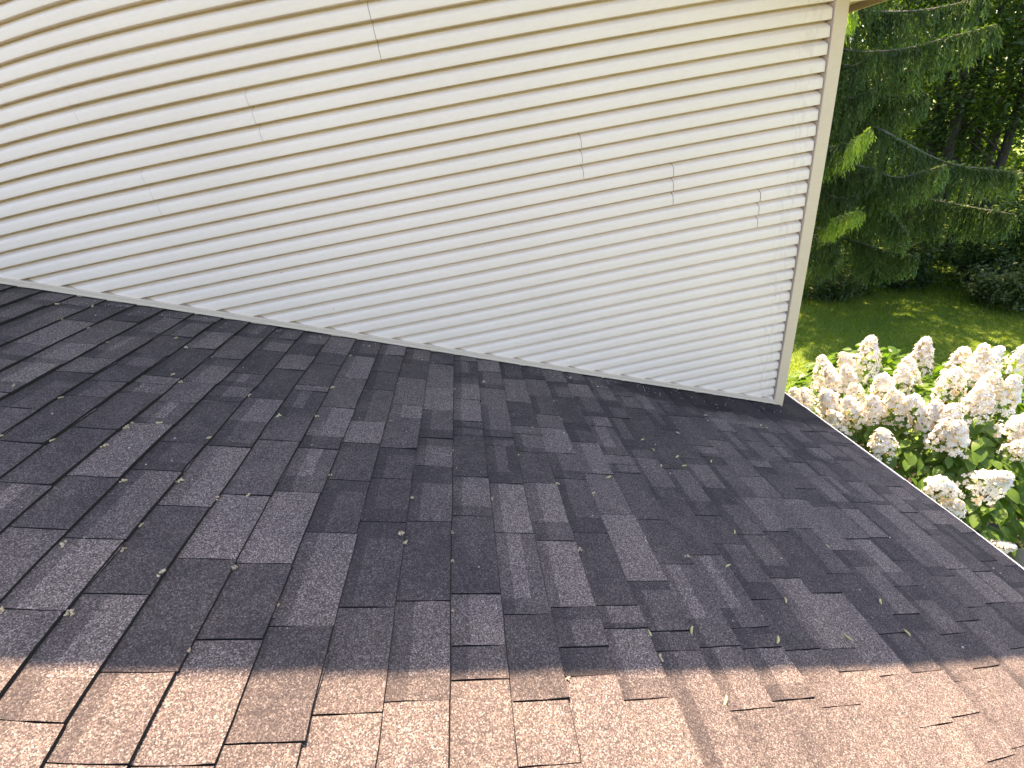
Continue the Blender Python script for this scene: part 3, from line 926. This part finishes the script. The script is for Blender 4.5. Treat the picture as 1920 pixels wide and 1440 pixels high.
def spruce_foliage(pts, rng, dens=34, lmax=1.0, light=1.0, width=0.22, yellow=0.0):
    P, length = resample(pts, 60)
    ns = max(10, int(length * dens))
    t = np.sqrt(rng.uniform(0.015, 1.0, ns))
    idx = t * 59
    i0 = np.clip(idx.astype(int), 0, 58)
    A = P[i0] + (P[i0 + 1] - P[i0]) * (idx - i0)[:, None]
    T = unit(P[i0 + 1] - P[i0])
    side = unit(np.cross(T, np.array([0, 0, 1.0]))) * rng.choice([-1, 1], ns)[:, None]
    L = lmax * (0.35 + 0.65 * rng.random(ns)) * (1.1 - 0.75 * t ** 2)
    W = width * rng.random(ns) * (1.15 - 0.8 * t)
    V, F, C = [], [], []
    o = 0
    for k in range(ns):
        m = max(8, int(L[k] / 0.018))
        s = np.linspace(0, 1, m)
        drop = L[k] * (s ** 1.35)
        lat = W[k] * (1 - (1 - s) ** 2)
        fwd = L[k] * 0.22 * (1 - (1 - s) ** 2)
        Q = A[k] + side[k] * lat[:, None] + T[k] * fwd[:, None] - np.array([0, 0, 1.0]) * drop[:, None]
        Q = Q + rng.normal(size=Q.shape) * 0.012
        dirs = unit(np.array([0, 0, -1.0]) + T[k] * 0.25 + rng.normal(size=(m, 3)) * 0.30)
        wv = unit(np.cross(dirs, rng.normal(size=(m, 3))))
        ln = rng.uniform(0.06, 0.12, m)[:, None]
        wd = rng.uniform(0.006, 0.011, m)[:, None]
        quad = np.stack([Q - wv * wd * 0.6, Q + dirs * ln * 0.5 - wv * wd, Q + dirs * ln, Q + dirs * ln * 0.5 + wv * wd], 1)
        V.append(quad.reshape(-1, 3))
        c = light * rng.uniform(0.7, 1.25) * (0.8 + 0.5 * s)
        C.append(np.repeat(c, 4))
    m = int(length * 90)
    ti = rng.uniform(4, 58, m); i0 = ti.astype(int)
    Q = P[i0] + (P[i0 + 1] - P[i0]) * (ti - i0)[:, None] + rng.normal(size=(m, 3)) * 0.02
    dirs = unit(unit(P[i0 + 1] - P[i0]) * 0.7 + rng.normal(size=(m, 3)) * 0.7)
    wv = unit(np.cross(dirs, rng.normal(size=(m, 3))))
    ln = rng.uniform(0.05, 0.10, m)[:, None]; wd = rng.uniform(0.010, 0.016, m)[:, None]
    V.append(np.stack([Q - wv * wd * 0.6, Q + dirs * ln * 0.5 - wv * wd, Q + dirs * ln, Q + dirs * ln * 0.5 + wv * wd], 1).reshape(-1, 3))
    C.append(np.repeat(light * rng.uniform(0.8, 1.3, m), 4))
    V = np.concatenate(V); C = np.concatenate(C)
    F = np.arange(len(V)).reshape(-1, 4)
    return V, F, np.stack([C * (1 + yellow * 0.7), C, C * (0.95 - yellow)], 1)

def smooth_path(pts, per=5):
    P = [pts[0]] + list(pts) + [pts[-1]]
    out = []
    for i in range(1, len(P) - 2):
        for k in range(per):
            t = k / per
            a, b, c, d = P[i - 1], P[i], P[i + 1], P[i + 2]
            out.append(0.5 * ((2 * b) + (c - a) * t + (2 * a - 5 * b + 4 * c - d) * t * t + (3 * b - a - 3 * c + d) * t ** 3))
    return out + [P[-2]]

def add_branch(pts, rng, r0, **kw):
    rel = smooth_path([Vector(p) - TR for p in pts])
    n = len(rel)
    v, f = tube(rel, [r0 * (1 - 0.8 * i / (n - 1)) for i in range(n)], 6)
    b_ = obj('branch', mesh('branch', v, f, [M_SBARK], True), spruce)
    V, F, C = spruce_foliage([tuple(p) for p in rel], rng, **kw)
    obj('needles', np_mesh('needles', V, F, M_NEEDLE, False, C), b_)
rng = np.random.default_rng(21)
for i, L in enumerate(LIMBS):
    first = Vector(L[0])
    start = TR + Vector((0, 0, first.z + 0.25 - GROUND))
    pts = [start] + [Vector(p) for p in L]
    tip = i in (6, 7, 8)  # tip limbs: sunlit brightness put into the needle colour, with yellow new growth
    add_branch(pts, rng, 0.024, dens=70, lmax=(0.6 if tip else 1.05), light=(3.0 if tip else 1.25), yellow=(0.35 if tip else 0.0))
# the rest of the tree: whorls all round, shorter towards the top
z = -0.9
k = 0
while z < 11.5:
    reach = 3.0 * (1 - (z + 2.7) / 15.5) ** 1.7 + 0.25
    for j in range(5):
        a = k * 2.4 + rng.uniform(-0.3, 0.3)
        k += 1
        Lh = reach * rng.uniform(0.75, 1.05)
        d = Vector((math.cos(a), math.sin(a), 0))
        s0 = TR + Vector((0, 0, z - GROUND + rng.uniform(-0.15, 0.15)))
        sag = rng.uniform(0.10, 0.3)
        pts = [s0, s0 + d * Lh * 0.35 + Vector((0, 0, -sag * Lh * 0.4)), s0 + d * Lh * 0.7 + Vector((0, 0, -sag * Lh * 0.8)), s0 + d * Lh + Vector((0, 0, -sag * Lh * 0.7 + 0.08))]
        add_branch(pts, rng, 0.018, dens=(40 if z < 5 else 18), lmax=(0.95 if z < 5 else 0.6), light=1.0)
    z += 0.42

# ------------------------------------------------------------------ broadleaf trees behind the lawn
def forest_tree(label, x, y, h, r0, mat, seed, low=1.6, spread=2.3, nclump=60, per=95, leaf=0.12, lean=(0, 0)):
    rng = np.random.default_rng(seed)
    t = empty('broadleaf_tree', (x, y, GROUND), label, 'tree', 'broadleaf trees behind the lawn')
    path = [(lean[0] * s * s + 0.08 * math.sin(s * 5 + seed), lean[1] * s * s, s * h * 0.85 - 0.1) for s in np.linspace(0, 1, 7)]
    parts = [tube(path, [r0 * (1 - 0.75 * s) for s in np.linspace(0, 1, 7)], 9)]
    P, cc_ = clumped(np.array([lean[0] * 0.4, lean[1] * 0.4, low + (h - low) * 0.5]), np.array([spread, spread, (h - low) * 0.5]), nclump, per, 0.30, rng, 0.35)
    for q in cc_[:: 4]:
        zz = max(0.8, q[2] - 1.0)
        s = min(1, zz / (h * 0.85))
        a = Vector((lean[0] * s * s + 0.08 * math.sin(s * 5 + seed), lean[1] * s * s, zz))
        b_ = Vector(q.tolist())
        parts.append(tube([a, a.lerp(b_, 0.5) + Vector((0, 0, 0.12)), b_], [0.035, 0.022, 0.008], 5))
    v, f = merge(parts)
    obj('trunk', mesh('trunk', v, f, [M_BARK], True), t)
    V, F = leaf_cloud(P, leaf, rng, 0.7)
    obj('crown', np_mesh('crown', V, F, mat), t)
    return t
LA, LB = M_LEAF_A, M_LEAF_B
forest_tree('dark twin trunk in the gap right of the spruce boughs', 9.66, 7.56, 11.5, 0.15, LB, 1, 2.6, 2.0, lean=(0.3, 0))
forest_tree('slim dark trunk just behind the twin trunk', 11.7, 9.0, 12, 0.14, LA, 2, 2.0, 2.4)
forest_tree('thick dark trunk rising beside the top of the spruce', 10.24, 8.41, 12.5, 0.19, LA, 3, 3.0, 2.3)
forest_tree('leaning grey trunk right of the twin trunk', 11.22, 8.02, 11, 0.11, LA, 4, 2.2, 2.2, lean=(-0.7, 0.2))
forest_tree('dark trunk at the right edge of the picture', 10.71, 7.04, 11, 0.13, LB, 5, 1.8, 2.1)
forest_tree('far trunk behind the right edge trees', 13.7, 9.7, 12, 0.16, LA, 6, 1.5, 2.6)
forest_tree('leafy tree hidden behind the middle spruce boughs', 10.2, 9.9, 11.5, 0.16, LB, 7, 1.0, 2.4)
forest_tree('leafy tree far behind the spruce', 12.8, 11.2, 12.5, 0.17, LA, 8, 1.2, 2.6)
forest_tree('leafy tree behind the spruce trunk', 8.6, 11.2, 12, 0.16, LB, 9, 1.0, 2.6)
forest_tree('low leafy tree over the shaded lawn at the right edge', 12.4, 6.2, 8.0, 0.10, LB, 10, 1.0, 1.7, 40, 80)

def bush(label, x, y, w, h, mat, seed, leaf=0.085, n=34, per=60):
    rng = np.random.default_rng(seed)
    t = empty('bush', (x, y, GROUND), label, 'bush', 'bushes along the wood edge')
    P, cc_ = clumped(np.array([0, 0, h * 0.5]), np.array([w, w, h * 0.5]), n, per, 0.13, rng, 0.3)
    P = P[P[:, 2] > 0.02]
    parts = [tube([(0, 0, -0.05), tuple((np.array([0, 0, 0.05]) * 0.5 + q * 0.5)), tuple(q)], [0.02, 0.013, 0.005], 5) for q in cc_[:: 3]]
    v, f = merge(parts)
    obj('stem', mesh('stem', v, f, [M_BARK], True), t)
    V, F = leaf_cloud(P, leaf, rng, 0.8)
    obj('foliage', np_mesh('foliage', V, F, mat), t)
bush('pale leafy bush at the far right of the lawn edge', 9.2, 5.2, 0.55, 1.0, M_LEAF_C, 31)
bush('pale bush cut by the right edge of the picture', 9.3, 4.6, 0.45, 1.1, M_LEAF_C, 32)
bush('grey-green bush under the spruce by the house corner', 6.7, 7.0, 0.5, 0.7, M_LEAF_C, 33)
bush('dark bush under the middle of the spruce', 7.5, 7.1, 0.55, 0.9, M_LEAF_B, 34)
bush('dark bush below the spruce limb ends', 8.4, 6.9, 0.6, 1.1, M_LEAF_B, 35)
bush('dark leafy bush below the twin trunk', 9.1, 6.7, 0.7, 1.5, M_LEAF_B, 36)
bush('tall dark bush in the gap right of the spruce', 9.9, 6.1, 0.8, 2.2, M_LEAF_B, 37, 0.1, 50, 60)
bush('tall leafy bush at the right edge behind the pale bush', 10.4, 5.4, 0.8, 2.0, M_LEAF_A, 38, 0.1, 50, 60)

# the wood behind, one mass
rng = np.random.default_rng(77)
n = 90000
X = rng.uniform(5, 30, n); Y = rng.uniform(10.5, 30, n); Z = rng.uniform(GROUND + 0.1, 10.5, n)
X2 = rng.uniform(15, 32, 45000); Y2 = rng.uniform(-2, 13, 45000); Z2 = rng.uniform(GROUND + 0.1, 10.5, 45000)
P = np.concatenate([np.stack([X, Y, Z], 1), np.stack([X2, Y2, Z2], 1)])
gx = np.sin(P[:, 0] * 1.1 + 2 * np.sin(P[:, 2] * 0.9)) + np.sin(P[:, 1] * 1.3 + P[:, 2] * 1.1) + np.sin(P[:, 2] * 1.7 + P[:, 0] * 0.6)
P = P[gx > -0.6]
V, F = leaf_cloud(P, 0.26, rng, 0.7)
wood = obj('far_wood', np_mesh('far_wood', V, F, M_LEAF_A))
tag(wood, 'dense green leaf mass of the wood behind the lawn', 'wood', kind='stuff')

# ------------------------------------------------------------------ grass on the lawn
rng = np.random.default_rng(5)
n = 130000
X = rng.uniform(2.2, 12.5, n); Y = rng.uniform(0.5, 9.0, n)
ok = ~((X < 4.0) & (Y < 2.7))
X, Y = X[ok], Y[ok]; n = len(X)
Z = GROUND + 0.05 * np.sin(X * 0.6 + 1) * np.cos(Y * 0.5)
h = rng.uniform(0.03, 0.075, n)
a = rng.uniform(0, 6.28, n); w = rng.uniform(0.004, 0.008, n)
B = np.stack([X, Y, Z], 1)
s = np.stack([np.cos(a), np.sin(a), np.zeros(n)], 1) * w[:, None]
lean = np.stack([rng.normal(size=n) * 0.025, rng.normal(size=n) * 0.025, h], 1)
V = np.stack([B - s, B + s, B + lean], 1).reshape(-1, 3)
F = np.arange(len(V)).reshape(-1, 3)
gr = obj('grass', np_mesh('grass', V, F, M_GRASS))
tag(gr, 'short mown grass of the lawn beside the wood', 'grass', kind='stuff')
